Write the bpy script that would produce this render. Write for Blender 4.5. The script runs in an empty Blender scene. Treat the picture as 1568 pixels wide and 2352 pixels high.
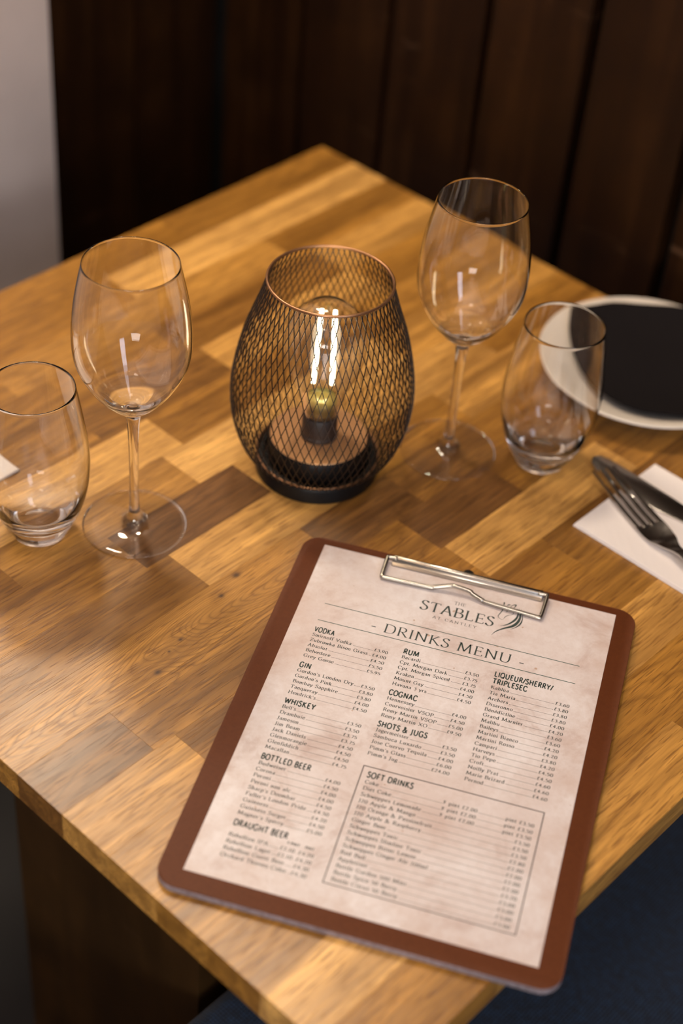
import bpy, bmesh, math, random
from mathutils import Vector, Matrix, noise
PI = math.pi
S = bpy.context.scene
COL = S.collection
TZ = 0.75                      # height of the table top

# ------------------------------------------------------------------ camera
CAM = (0.61428, -0.73463, 0.79403 + TZ)
cd = bpy.data.cameras.new('camera'); cam = bpy.data.objects.new('camera', cd); COL.objects.link(cam)
cam.matrix_world = (Matrix.Translation(CAM) @ Matrix.Rotation(0.69277, 4, 'Z')
                    @ Matrix.Rotation(0.85639, 4, 'X') @ Matrix.Rotation(0.09501, 4, 'Z'))
cd.sensor_fit = 'VERTICAL'; cd.sensor_height = 36.0; cd.sensor_width = 24.0
cd.lens = 3787.4 / 2352 * 36
cd.clip_start = 0.02; cd.clip_end = 50
cd.dof.use_dof = True; cd.dof.focus_distance = 1.085; cd.dof.aperture_fstop = 3.0
S.camera = cam
# ------------------------------------------------------------------ world, lights, exposure
W = bpy.data.worlds.new('room_air'); S.world = W; W.use_nodes = True
W.node_tree.nodes['Background'].inputs[0].default_value = (0.92, 0.87, 0.86, 1)
W.node_tree.nodes['Background'].inputs[1].default_value = 0.19
S.view_settings.view_transform = 'Standard'; S.view_settings.look = 'None'
S.view_settings.exposure = -0.10; S.view_settings.gamma = 1.0
S.view_settings.use_curve_mapping = False
S.cycles.use_denoising = True
S.cycles.max_bounces = 18; S.cycles.transmission_bounces = 16; S.cycles.glossy_bounces = 6
S.cycles.diffuse_bounces = 3; S.cycles.transparent_max_bounces = 12
S.cycles.sample_clamp_indirect = 6.0; S.cycles.blur_glossy = 0.3
S.cycles.caustics_refractive = True; S.cycles.caustics_reflective = True

def aim(o, target):
    o.rotation_euler = (Vector(target) - Vector(o.location)).to_track_quat('-Z', 'Y').to_euler()
def area(name, loc, target, sx, sy, power, color, spread=PI):
    l = bpy.data.lights.new(name, 'AREA'); l.shape = 'RECTANGLE'; l.size = sx; l.size_y = sy
    l.energy = power; l.color = color; l.spread = spread
    l.cycles.is_caustics_light = True
    o = bpy.data.objects.new(name, l); COL.objects.link(o); o.location = loc; aim(o, target); return o
def bulb(name, loc, power, color, r=0.03):
    l = bpy.data.lights.new(name, 'POINT'); l.energy = power; l.color = color; l.shadow_soft_size = r
    o = bpy.data.objects.new(name, l); COL.objects.link(o); o.location = loc; return o
# daylight from a window at the front left, behind the photographer's left shoulder
area('window_daylight', (-0.95, -2.2, 1.58), (0, 0, TZ), 0.7, 1.1, 118, (0.80, 0.87, 1.0))
# a second, smaller window far to the right
area('side_window_daylight', (2.1, -0.9, 1.9), (0, 0, TZ), 0.45, 1.2, 14, (0.72, 0.82, 1.0))
# warm ceiling downlights
area('ceiling_light_back_left', (-0.42, 0.28, 2.25), (0.0, 0.0, TZ), 0.16, 0.16, 10, (1.0, 0.82, 0.62))
area('ceiling_light_front', (0.5, -1.0, 2.5), (0.1, 0.0, TZ), 0.35, 0.35, 11, (1.0, 0.90, 0.80))
bulb('wall_light', (-0.47, 0.04, TZ + 0.74), 9.0, (1.0, 0.83, 0.62), 0.045)
# unseen fill added to brighten the ceiling and lift the glass rims
area('added_ceiling_fill', (1.5, -1.9, 1.3), (0.9, -1.2, 2.5), 0.7, 0.7, 45, (1.0, 0.95, 0.90))
BULBS = [(-0.40 + 0.22 * i, -1.15 - 0.05 * i, 2.35) for i in range(5)] + [(1.05 + 0.05 * i, -0.75 + 0.24 * i, 2.35) for i in range(5)] + \
        [(-0.50, -0.95 + 0.22 * i, 2.20) for i in range(3)] + [(0.15 + 0.2 * i, 0.10, 2.40) for i in range(2)]
for q in BULBS:                                    # rows of small warm lamps under the ceiling
    bulb('string_bulb', q, 1.25, (1.0, 0.74, 0.46), 0.024)

# ------------------------------------------------------------------ helpers
def tag(o, label=None, cat=None, group=None, kind=None):
    if label: o['label'] = label
    if cat: o['category'] = cat
    if group: o['group'] = group
    if kind: o['kind'] = kind
    return o
def empty(name, loc=(0, 0, 0), rz=0.0):
    o = bpy.data.objects.new(name, None); COL.objects.link(o); o.location = loc
    o.rotation_euler = (0, 0, rz); o.empty_display_size = 0.02; return o
def mesh(name, verts, faces, mat, parent=None, smooth=False, autosmooth=None):
    m = bpy.data.meshes.new(name); m.from_pydata([tuple(v) for v in verts], [], faces); m.update()
    bm = bmesh.new(); bm.from_mesh(m); bmesh.ops.recalc_face_normals(bm, faces=bm.faces)
    bm.to_mesh(m); bm.free()
    if smooth:
        m.polygons.foreach_set('use_smooth', [True] * len(m.polygons))
        if autosmooth: m.set_sharp_from_angle(angle=autosmooth)
    m.materials.append(mat)
    o = bpy.data.objects.new(name, m); COL.objects.link(o)
    if mat.name == 'clear_glass': o.cycles.is_caustics_caster = True
    if mat.name == 'butcher_block_wood': o.cycles.is_caustics_receiver = True
    if parent: o.parent = parent
    return o
def mesh_raw(name, verts, faces, mat, parent=None, smooth=True):
    m = bpy.data.meshes.new(name); m.from_pydata([tuple(v) for v in verts], [], faces); m.update()
    if smooth: m.polygons.foreach_set('use_smooth', [True] * len(m.polygons))
    m.materials.append(mat)
    o = bpy.data.objects.new(name, m); COL.objects.link(o)
    if mat.name == 'clear_glass': o.cycles.is_caustics_caster = True
    if mat.name == 'butcher_block_wood': o.cycles.is_caustics_receiver = True
    if parent: o.parent = parent
    return o
def box_vf(x0, x1, y0, y1, z0, z1, c=0.0):
    """box with chamfered edges c (24 verts) or a plain one"""
    if c <= 0:
        v = [(x, y, z) for z in (z0, z1) for y in (y0, y1) for x in (x0, x1)]
        return v, [(0, 2, 3, 1), (4, 5, 7, 6), (0, 1, 5, 4), (2, 6, 7, 3), (0, 4, 6, 2), (1, 3, 7, 5)]
    v = []; f = []
    def ring(z, i):
        return [(x0 + i, y0 + i, z), (x1 - i, y0 + i, z), (x1 - i, y1 - i, z), (x0 + i, y1 - i, z)]
    for z, i in ((z0, c), (z0 + c, 0), (z1 - c, 0), (z1, c)): v += ring(z, i)
    for k in range(3):
        for j in range(4):
            a = k * 4 + j; b = k * 4 + (j + 1) % 4; f.append((a, b, b + 4, a + 4))
    f += [(3, 2, 1, 0), (12, 13, 14, 15)]
    return v, f
def box(name, x0, x1, y0, y1, z0, z1, mat, parent=None, c=0.0):
    v, f = box_vf(x0, x1, y0, y1, z0, z1, c); return mesh(name, v, f, mat, parent)
def rounded_rect(x0, x1, y0, y1, r, n=8):
    pts = []
    for cx, cy, a0 in ((x1 - r, y1 - r, 0), (x0 + r, y1 - r, PI / 2), (x0 + r, y0 + r, PI), (x1 - r, y0 + r, 1.5 * PI)):
        for i in range(n + 1):
            a = a0 + PI / 2 * i / n; pts.append((cx + r * math.cos(a), cy + r * math.sin(a)))
    return pts
def plate_vf(pts, levels):
    """stack of insets of a convex outline: levels = [(z, inset)] bottom to top, capped"""
    cx = sum(p[0] for p in pts) / len(pts); cy = sum(p[1] for p in pts) / len(pts); n = len(pts)
    v = []; f = []
    for z, i in levels:
        for x, y in pts:
            d = math.hypot(x - cx, y - cy); k = (d - i) / d; v.append((cx + (x - cx) * k, cy + (y - cy) * k, z))
    for l in range(len(levels) - 1):
        for j in range(n):
            a = l * n + j; b = l * n + (j + 1) % n; f.append((a, b, b + n, a + n))
    f += [tuple(range(n - 1, -1, -1)), tuple(range((len(levels) - 1) * n, len(levels) * n))]
    return v, f
def herm(zk, rk, n):
    out = []; m = []
    for i in range(len(zk)):
        a = max(i - 1, 0); b = min(i + 1, len(zk) - 1); m.append((rk[b] - rk[a]) / (zk[b] - zk[a]))
    for j in range(n + 1):
        Z = zk[0] + (zk[-1] - zk[0]) * j / n
        i = 0
        while i < len(zk) - 2 and Z > zk[i + 1]: i += 1
        h = zk[i + 1] - zk[i]; t = (Z - zk[i]) / h
        out.append((Z, (2*t**3-3*t*t+1)*rk[i] + (t**3-2*t*t+t)*h*m[i] + (-2*t**3+3*t*t)*rk[i+1] + (t**3-t*t)*h*m[i+1]))
    return out
def lathe(name, prof, mat, parent=None, seg=96, smooth=True, cx=0.0, cy=0.0, sharp=None):
    """prof: list of (r, z); r == 0 makes a pole"""
    v = []; rings = []; f = []
    for r, z in prof:
        if r < 1e-7: rings.append([len(v)]); v.append((cx, cy, z))
        else:
            s = len(v); rings.append(list(range(s, s + seg)))
            v += [(cx + r * math.cos(2*PI*i/seg), cy + r * math.sin(2*PI*i/seg), z) for i in range(seg)]
    for a, b in zip(rings, rings[1:]):
        if len(a) == 1 and len(b) == 1: continue
        for i in range(seg):
            j = (i + 1) % seg
            if len(a) == 1: f.append((a[0], b[j], b[i]))
            elif len(b) == 1: f.append((a[i], a[j], b[0]))
            else: f.append((a[i], a[j], b[j], b[i]))
    o = mesh_raw(name, v, f, mat, parent, smooth)
    if sharp: o.data.set_sharp_from_angle(angle=sharp)
    return o
def tube_vf(path, r, n=8, closed=False, v=None, f=None, taper=None):
    v = [] if v is None else v; f = [] if f is None else f
    P = [Vector(q) for q in path]; m = len(P); base = len(v); up = None
    for i in range(m):
        if closed: t = (P[(i+1) % m] - P[i-1]).normalized()
        else: t = (P[min(i+1, m-1)] - P[max(i-1, 0)]).normalized()
        if up is None:
            up = t.orthogonal().normalized()
        up = (up - t * up.dot(t)).normalized(); s = t.cross(up)
        rr = r * (taper[i] if taper else 1)
        v += [P[i] + (up * math.cos(2*PI*k/n) + s * math.sin(2*PI*k/n)) * rr for k in range(n)]
    for i in range(m if closed else m - 1):
        a = base + i * n; b = base + ((i + 1) % m) * n
        for k in range(n): f.append((a+k, a+(k+1) % n, b+(k+1) % n, b+k))
    if not closed:
        f.append(tuple(base + k for k in range(n-1, -1, -1))); f.append(tuple(base + (m-1)*n + k for k in range(n)))
    return v, f
def catmull(pts, n=6, closed=False):
    P = [tuple(p) for p in pts]; out = []; m = len(P); d = len(P[0])
    for i in range(m if closed else m - 1):
        if closed: a, b, c, e = P[i-1], P[i], P[(i+1) % m], P[(i+2) % m]
        else: a, b, c, e = P[max(i-1, 0)], P[i], P[i+1], P[min(i+2, m-1)]
        for j in range(n):
            t = j / n
            out.append(tuple(0.5*((2*b[k]) + (-a[k]+c[k])*t + (2*a[k]-5*b[k]+4*c[k]-e[k])*t*t + (-a[k]+3*b[k]-3*c[k]+e[k])*t**3) for k in range(d)))
    if not closed: out.append(P[-1])
    return out

# ------------------------------------------------------------------ materials
class NT:
    def __init__(s, name):
        s.m = bpy.data.materials.new(name); s.m.use_nodes = True; s.t = s.m.node_tree
        s.b = s.t.nodes['Principled BSDF']; s.out = s.t.nodes['Material Output']
    def n(s, typ, **k):
        nd = s.t.nodes.new('ShaderNode' + typ)
        for a, b in k.items(): setattr(nd, a, b)
        return nd
    def l(s, a, b): s.t.links.new(a, b)
    def math(s, op, a, b=None, c=None):
        nd = s.n('Math', operation=op)
        for i, x in enumerate((a, b, c)):
            if x is None: continue
            if isinstance(x, (int, float)): nd.inputs[i].default_value = x
            else: s.l(x, nd.inputs[i])
        return nd.outputs[0]
    def obj(s): return s.n('TexCoord').outputs['Object']
    def mapping(s, vec, scale=(1, 1, 1), loc=None):
        nd = s.n('Mapping'); s.l(vec, nd.inputs[0]); nd.inputs['Scale'].default_value = scale
        if loc is not None:
            if isinstance(loc, tuple): nd.inputs['Location'].default_value = loc
            else: s.l(loc, nd.inputs['Location'])
        return nd.outputs[0]
    def noise(s, vec, scale, detail=3, rough=0.55, dist=0.0):
        nd = s.n('TexNoise'); s.l(vec, nd.inputs['Vector']); nd.inputs['Scale'].default_value = scale
        nd.inputs['Detail'].default_value = detail; nd.inputs['Roughness'].default_value = rough
        nd.inputs['Distortion'].default_value = dist; return nd.outputs['Fac']
    def ramp(s, fac, stops, interp='LINEAR'):
        nd = s.n('ValToRGB'); nd.color_ramp.interpolation = interp; s.l(fac, nd.inputs[0]); e = nd.color_ramp.elements
        while len(e) < len(stops): e.new(0.5)
        for q, (p, c) in zip(e, stops):
            q.position = p; q.color = (c, c, c, 1) if isinstance(c, (int, float)) else (*c, 1)
        return nd.outputs['Color']
    def mix(s, fac, a, b, typ='MIX'):
        nd = s.n('Mix', data_type='RGBA', blend_type=typ)
        for i, x in ((0, fac), (6, a), (7, b)):
            if isinstance(x, (int, float)) and i == 0: nd.inputs[0].default_value = x
            elif isinstance(x, (int, float)): nd.inputs[i].default_value = (x, x, x, 1)
            elif isinstance(x, tuple): nd.inputs[i].default_value = (*x, 1)
            else: s.l(x, nd.inputs[i])
        return nd.outputs[2]
    def bump(s, h, strength, dist):
        nd = s.n('Bump'); s.l(h, nd.inputs['Height']); nd.inputs['Strength'].default_value = strength
        nd.inputs['Distance'].default_value = dist; s.l(nd.outputs[0], s.b.inputs['Normal'])
    def set(s, **k):
        for a, v in k.items():
            i = s.b.inputs[a.replace('_', ' ')]
            if isinstance(v, tuple): i.default_value = (*v, 1)
            elif isinstance(v, (int, float)): i.default_value = v
            else: s.l(v, i)
        return s
def simple(name, col, rough=0.5, metal=0.0, **k):
    t = NT(name); t.set(Base_Color=col, Roughness=rough, Metallic=metal, **k); return t.m

def wood_material():
    """oiled oak / walnut staves: object colour R = tone, G = seed, B = figure strength"""
    t = NT('butcher_block_wood'); P = t.obj()
    oi = t.n('ObjectInfo'); sp = t.n('SeparateColor'); t.l(oi.outputs['Color'], sp.inputs[0])
    tone, seed, fig = sp.outputs[0], sp.outputs[1], sp.outputs[2]
    off = t.n('CombineXYZ'); t.l(t.math('MULTIPLY', seed, 37.0), off.inputs[0])
    t.l(t.math('MULTIPLY', seed, 91.0), off.inputs[1]); t.l(t.math('MULTIPLY', seed, 53.0), off.inputs[2])
    va = t.n('VectorMath', operation='ADD'); t.l(P, va.inputs[0]); t.l(off.outputs[0], va.inputs[1]); Q = va.outputs[0]
    big = t.noise(t.mapping(Q, (14, 1.9, 14)), 1.0, 2, 0.5, 0.6)
    warp = t.noise(t.mapping(Q, (60, 9, 60)), 1.0, 2)
    # knots of the knotted stave push the rings aside
    push = None; dark = None
    for (kx, ky, r) in ((0.058, -0.236, .0075), (0.046, -0.205, .005), (0.026, -0.134, .009), (0.034, -0.156, .006), (0.049, -0.218, .003)):
        d = t.n('VectorMath', operation='DISTANCE'); mp = t.mapping(P, (1, .75, 0)); t.l(mp, d.inputs[0])
        d.inputs[1].default_value = (kx, ky * .75, 0)
        g = t.math('POWER', 2.718, t.math('MULTIPLY', t.math('POWER', t.math('DIVIDE', d.outputs['Value'], r), 2.0), -0.5))
        c = t.math('POWER', 2.718, t.math('MULTIPLY', t.math('POWER', t.math('DIVIDE', d.outputs['Value'], r * .20), 2.0), -0.5))
        push = g if push is None else t.math('ADD', push, g); dark = c if dark is None else t.math('ADD', dark, c)
    ring = t.math('ADD', t.math('MULTIPLY', big, 11.0), t.math('MULTIPLY', warp, 1.3))
    ring = t.math('ADD', ring, t.math('MULTIPLY', push, 0.75))
    sx = t.n('SeparateXYZ'); t.l(P, sx.inputs[0])
    cath = t.math('SUBTRACT', t.math('MULTIPLY', t.math('POWER', t.math('ABSOLUTE', t.math('SUBTRACT', sx.outputs[0], 0.047)), 2.0), 5200.0), t.math('MULTIPLY', sx.outputs[1], 26.0))
    ring = t.math('ADD', ring, t.math('MULTIPLY', cath, t.math('GREATER_THAN', fig, 0.85)))
    wv = t.math('FRACT', t.math('MULTIPLY', ring, t.math('ADD', t.math('MULTIPLY', fig, 2.0), 1.0)))
    line = t.ramp(wv, [(0.0, 0.45), (0.30, 1.0), (0.72, 0.85), (0.95, 0.0), (1.0, 0.45)])
    streak = t.noise(t.mapping(Q, (95, 3.2, 95)), 1.0, 4, 0.6)
    fine = t.noise(t.mapping(Q, (520, 22, 520)), 1.0, 3, 0.6)
    pore = t.ramp(t.noise(t.mapping(Q, (800, 45, 800)), 1.0, 2, 0.5), [(0.36, 0.0), (0.45, 1.0)])
    base = t.ramp(tone, [(0.0, (0.105, 0.046, 0.020)), (0.25, (0.205, 0.097, 0.022)), (0.5, (0.380, 0.190, 0.034)),
                         (0.75, (0.70, 0.42, 0.14)), (1.0, (0.90, 0.62, 0.26))])
    dk = t.mix(1.0, base, (0.44, 0.37, 0.29), 'MULTIPLY')
    lt = t.mix(1.0, base, (1.55, 1.48, 1.30), 'MULTIPLY')
    wide = t.noise(t.mapping(Q, (42, 1.3, 42)), 1.0, 3, 0.55, 0.8)
    c = t.mix(t.ramp(t.math('ADD', t.math('MULTIPLY', streak, 0.5), t.math('MULTIPLY', wide, 0.5)), [(0.34, 0.0), (0.64, 1.0)]), dk, lt)
    c = t.mix(t.math('MULTIPLY', t.math('SUBTRACT', 1.0, line), t.math('ADD', 0.25, t.math('MULTIPLY', fig, 0.55))), c, dk)
    c = t.mix(t.math('MULTIPLY', t.ramp(fine, [(0.35, 1.0), (0.62, 0.0)]), 0.42), c, dk)
    c = t.mix(t.math('MULTIPLY', t.math('SUBTRACT', 1.0, pore), 0.75), c, t.mix(1.0, base, (0.42, 0.33, 0.26), 'MULTIPLY'))
    c = t.mix(t.math('MINIMUM', dark, 1.0), c, (0.05, 0.02, 0.008))
    h = t.math('ADD', t.math('MULTIPLY', pore, 0.6), t.math('MULTIPLY', fine, 0.5))
    t.bump(h, 0.55, 0.00022)
    rg = t.math('ADD', t.math('MULTIPLY', streak, 0.12), 0.29)
    t.set(Base_Color=c, Roughness=rg, Coat_Weight=0.10, Coat_Roughness=0.25)
    return t.m
def dark_plank_material(name, lo, mid, hi, rough, stretch=(30, 30, 1.6)):
    t = NT(name); P = t.obj(); oi = t.n('ObjectInfo')
    off = t.n('CombineXYZ'); t.l(t.math('MULTIPLY', oi.outputs['Random'], 40.0), off.inputs[2])
    va = t.n('VectorMath', operation='ADD'); t.l(P, va.inputs[0]); t.l(off.outputs[0], va.inputs[1]); Q = va.outputs[0]
    a = t.noise(t.mapping(Q, stretch), 1.0, 4, 0.6, 0.4); b = t.noise(Q, 14, 3, 0.6)
    c = t.ramp(a, [(0.25, lo), (0.5, mid), (0.75, hi)])
    c = t.mix(t.math('MULTIPLY', t.ramp(b, [(0.35, 0.0), (0.7, 1.0)]), 0.6), c, lo)
    sc = t.ramp(t.noise(t.mapping(Q, (6, 6, 34)), 1.0, 5, 0.7, 1.0), [(0.63, 0.0), (0.70, 1.0)])
    c = t.mix(t.math('MULTIPLY', sc, 0.30), c, (0.16, 0.085, 0.045))
    t.bump(a, 0.25, 0.002); t.set(Base_Color=c, Roughness=rough, Specular_IOR_Level=0.15); return t.m
def glass_material(name, ior=1.5, col=(1, 1, 1)):
    t = NT(name); t.t.nodes.remove(t.b); g = t.n('BsdfGlass'); g.inputs['IOR'].default_value = ior
    g.inputs['Color'].default_value = (*col, 1); g.inputs['Roughness'].default_value = 0.0
    t.l(g.outputs[0], t.out.inputs['Surface']); return t.m
def thin_shader(t):
    # thin-walled glass: straight transmission plus Fresnel (Schlick) reflection
    lw = t.n('LayerWeight'); lw.inputs['Blend'].default_value = 0.5
    F = t.math('ADD', 0.042, t.math('MULTIPLY', 0.958, t.math('POWER', lw.outputs['Facing'], 5.0)))
    tr = t.n('BsdfTransparent'); tr.inputs['Color'].default_value = (0.985, 0.985, 0.985, 1)
    gl = t.n('BsdfGlossy'); gl.inputs['Roughness'].default_value = 0.0; gl.inputs['Color'].default_value = (1, 1, 1, 1)
    mx = t.n('MixShader'); t.l(F, mx.inputs[0]); t.l(tr.outputs[0], mx.inputs[1]); t.l(gl.outputs[0], mx.inputs[2])
    return mx.outputs[0]
def thin_glass_material():
    t = NT('thin_clear_glass'); t.t.nodes.remove(t.b); t.l(thin_shader(t), t.out.inputs['Surface']); return t.m
def paper_material():
    t = NT('aged_menu_paper'); P = t.obj()
    a = t.noise(P, 26, 6, 0.68, 0.4); b = t.noise(P, 9, 3, 0.5); f = t.noise(P, 240, 4, 0.7)
    c = t.ramp(a, [(0.30, (0.45, 0.345, 0.32)), (0.46, (0.625, 0.567, 0.562)), (0.66, (0.695, 0.660, 0.668))])
    c = t.mix(t.math('MULTIPLY', t.ramp(b, [(0.45, 0.0), (0.68, 1.0)]), 0.55), c, (0.51, 0.395, 0.36))
    c = t.mix(t.math('MULTIPLY', t.ramp(f, [(0.4, 1.0), (0.55, 0.0)]), 0.13), c, (0.42, 0.30, 0.25))
    # darker, dirtier borders of the printed parchment
    s = t.n('SeparateXYZ'); t.l(P, s.inputs[0])
    ex = t.ramp(t.math('ABSOLUTE', s.outputs[0]), [(0.080, 0.0), (0.105, 1.0)])
    ey = t.ramp(t.math('ABSOLUTE', s.outputs[1]), [(0.120, 0.0), (0.149, 1.0)])
    e = t.math('MULTIPLY', t.math('MAXIMUM', ex, ey), t.ramp(t.noise(P, 34, 5, 0.7), [(0.40, 0.0), (0.66, 1.0)]))
    c = t.mix(t.math('MULTIPLY', e, 0.60), c, (0.47, 0.33, 0.27))
    sp = t.ramp(t.noise(P, 170, 1, 0.4), [(0.79, 0.0), (0.80, 1.0)])
    c = t.mix(t.math('MULTIPLY', sp, 0.7), c, (0.38, 0.22, 0.12))
    t.set(Base_Color=c, Roughness=0.42); return t.m
def fabric_material():
    t = NT('navy_woven_fabric'); P = t.obj()
    w1 = t.n('TexWave', wave_type='BANDS', bands_direction='X'); t.l(P, w1.inputs[0]); w1.inputs['Scale'].default_value = 120; w1.inputs['Distortion'].default_value = 1.5
    w2 = t.n('TexWave', wave_type='BANDS', bands_direction='Y'); t.l(P, w2.inputs[0]); w2.inputs['Scale'].default_value = 120; w2.inputs['Distortion'].default_value = 1.5
    w = t.math('MULTIPLY', w1.outputs['Fac'], w2.outputs['Fac']); n = t.noise(P, 160, 3, 0.7)
    c = t.ramp(t.math('ADD', t.math('MULTIPLY', w, 0.4), t.math('MULTIPLY', n, 0.75)), [(0.25, (0.0012, 0.004, 0.012)), (0.5, (0.004, 0.015, 0.042)), (0.8, (0.016, 0.055, 0.125))])
    t.bump(t.math('ADD', w, n), 0.6, 0.0015); t.set(Base_Color=c, Roughness=0.9, Sheen_Weight=0.15); return t.m
def speckle_material(name, c0, c1, scale, rough, bump=0.0, **k):
    t = NT(name); P = t.obj(); n = t.noise(P, scale, 4, 0.6)
    t.set(Base_Color=t.ramp(n, [(0.3, c0), (0.7, c1)]), Roughness=rough, **k)
    if bump: t.bump(n, bump, 0.001)
    return t.m
def napkin_material(name, c, scale=420):
    t = NT(name); P = t.obj(); w = t.n('TexWave', wave_type='BANDS', bands_direction='DIAGONAL'); t.l(P, w.inputs[0])
    w.inputs['Scale'].default_value = 60; w.inputs['Distortion'].default_value = 3; w.inputs['Detail'].default_value = 2
    n = t.noise(P, scale, 3, 0.6); h = t.math('ADD', t.math('MULTIPLY', w.outputs['Fac'], 0.6), n)
    t.bump(h, 0.35, 0.0006); t.set(Base_Color=c, Roughness=0.9, Specular_IOR_Level=0.12); return t.m

M_WOOD = wood_material()
M_WALL = dark_plank_material('dark_stained_planks', (0.0065, 0.0022, 0.0007), (0.017, 0.0060, 0.0016), (0.037, 0.0145, 0.0040), 0.45)
M_LEG = dark_plank_material('brown_wood_panel', (0.022, 0.010, 0.003), (0.050, 0.023, 0.006), (0.085, 0.040, 0.011), 0.5, (12, 12, 1.5))
M_BLACK = simple('black_recess', (0.004, 0.0035, 0.003), 0.9)
M_PLASTER = speckle_material('pale_plaster', (0.46, 0.39, 0.37), (0.53, 0.45, 0.43), 8, 0.8)
M_FLOOR = speckle_material('dark_floor', (0.007, 0.007, 0.008), (0.014, 0.013, 0.014), 6, 0.55)
M_GLASS = glass_material('clear_glass', 1.5)
M_THIN = thin_glass_material()
M_BULB = glass_material('bulb_glass', 1.45)
M_BOARD = speckle_material('brown_laminate_board', (0.086, 0.020, 0.003), (0.104, 0.026, 0.0045), 420, 0.58, 0.08, Specular_IOR_Level=0.3)
M_CORE = speckle_material('grey_fibre_core', (0.16, 0.12, 0.13), (0.30, 0.25, 0.27), 300, 0.7)
M_PAPER = paper_material()
M_INK = simple('dark_green_ink', (0.012, 0.030, 0.027), 0.55)
M_INK2 = simple('soft_black_ink', (0.030, 0.024, 0.024), 0.55)
M_RULE = simple('green_rule_ink', (0.035, 0.085, 0.07), 0.55)
M_CHROME = simple('polished_nickel', (0.42, 0.39, 0.35), 0.22, 1.0)
M_STEEL = simple('stainless_steel', (0.50, 0.48, 0.46), 0.20, 1.0)
M_MESH = simple('bronze_wire', (0.022, 0.013, 0.009), 0.38, 0.35)
M_RIM = simple('copper_rim', (0.36, 0.19, 0.10), 0.32, 0.9)
M_BASE = simple('black_enamel', (0.005, 0.0042, 0.004), 0.42, Specular_IOR_Level=0.25)
M_DISC = simple('brushed_copper_disc', (0.74, 0.40, 0.19), 0.34, 0.7)
M_SOCK = simple('dark_socket', (0.020, 0.012, 0.010), 0.5)
M_OLIVE = simple('olive_bulb_neck', (0.12, 0.095, 0.022), 0.25, 0.3)
M_PLATE = simple('off_white_ceramic', (0.68, 0.62, 0.55), 0.3)
M_NAPK = napkin_material('white_paper_napkin', (0.80, 0.74, 0.71))
M_NAPD = napkin_material('charcoal_napkin', (0.0065, 0.005, 0.0055), 200)
M_NAVY = fabric_material()
def emit(name, col, s):
    t = NT(name); t.set(Base_Color=col, Emission_Color=col, Emission_Strength=s); return t.m
M_FIL = emit('glowing_filament', (1.0, 0.88, 0.62), 110.0)

# ------------------------------------------------------------------ room shell
fl = box('floor', -2.2, 2.6, -3.0, 0.60, -0.05, 0.0, M_FLOOR); tag(fl, kind='structure')
WR, WL = 0.42, -0.573
wr = box('wall_right', WL - .05, 2.2, WR + 0.022, WR + 0.10, 0, 2.5, M_BLACK); tag(wr, kind='structure')
PW = 0.1135
def plank(x0, x1, y0, y1, parent, mat=M_WALL):
    r = random.Random(int((x0 * 91 + y0 * 57) * 1000))
    return box('plank', x0, x1, y0, y1, 0.0, 2.5, mat, parent, 0.004)
k = 0; x = -0.0012 - 5 * PW
while x < 2.0:
    gap = 0.0065 if k < 3 else 0.0095 if k == 3 else 0.0135
    plank(x + gap / 2, x + PW - gap / 2, WR, WR + 0.0219, wr); x += PW; k += 1
wl = box('wall_left', WL - 0.10, WL - 0.022, 0.185, WR + 0.10, 0, 2.5, M_BLACK); tag(wl, kind='structure')
for a, b in ((0.186, 0.2985), (0.3015, 0.412)):
    plank(WL - 0.0219, WL, a, b, wl)
wo = box('wall_outer', WL - 0.10, WL + 0.012, -3.0, 0.1835, 0, 2.5, M_PLASTER, None, 0.006); tag(wo, kind='structure')
ce = box('ceiling', WL - 0.10, 2.2, -3.0, WR + 0.10, 2.5, 2.56, M_PLASTER); tag(ce, kind='structure')

# ------------------------------------------------------------------ table
HX, HY, TH = 0.3592, 0.3554, 0.0235
table = tag(empty('dining_table', (0, 0, TZ)), 'square dining table with a butcher block top of mixed light and dark wood staves', 'table')
SW = 2 * HX / 17
#  stave rows: from the left edge; each row lists (end y in mm, tone, figure)
rows = {
 0: [(-80, .50, .2), (140, .46, .3), (400, .42, .3)],
 1: [(40, .47, .3), (400, .70, .15)],
 2: [(-120, .52, .2), (190, .55, .3), (400, .40, .3)],
 3: [(-90, .42, .3), (20, .50, .2), (210, .33, .4), (400, .60, .2)],
 4: [(-105, .42, .3), (32, .30, .4), (215, .62, .15), (400, .47, .2)],
 5: [(-63, .70, .1), (180, .44, .3), (400, .52, .3)],
 6: [(-250, .38, .4), (-85, .55, .3), (150, .76, .1), (400, .56, .2)],
 7: [(-175, .44, .4), (-52, .15, .7), (215, .64, .2), (400, .50, .3)],
 8: [(-155, .40, .5), (-20, .66, .3), (130, .50, .3), (400, .60, .2)],
 9: [(-66, .52, .9), (24, .22, .5), (120, .30, .3), (400, .42, .3)],
 10: [(-282, .24, .5), (-6, .42, .8), (90, .17, .3), (250, .36, .3), (400, .46, .3)],
 11: [(-264, .60, .4), (-2, .44, .5), (180, .66, .2), (400, .40, .3)],
 12: [(-150, .58, .3), (-40, .48, .5), (58, .50, 1.0), (250, .40, .4), (400, .45, .3)],
 13: [(-240, .52, .5), (20, .46, .5), (400, .44, .4)],
 14: [(-300, .45, .4), (-30, .56, .3), (190, .60, .2), (400, .45, .3)],
 15: [(-200, .72, .3), (80, .46, .6), (400, .52, .3)],
 16: [(-250, .50, .4), (-20, .56, .4), (190, .48, .3), (400, .44, .3)]}
rs = random.Random(5)
for i in range(17):
    y = -HY
    for (ye, tone, fig) in rows[i]:
        y1 = min(ye / 1000, HY)
        x0 = -HX + i * SW; x1 = x0 + SW
        o = box('stave', x0, x1, y, y1, -TH, 0.0, M_WOOD, table, 0.00012)
        o.color = (tone, rs.random(), fig, 1)
        y = y1
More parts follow.
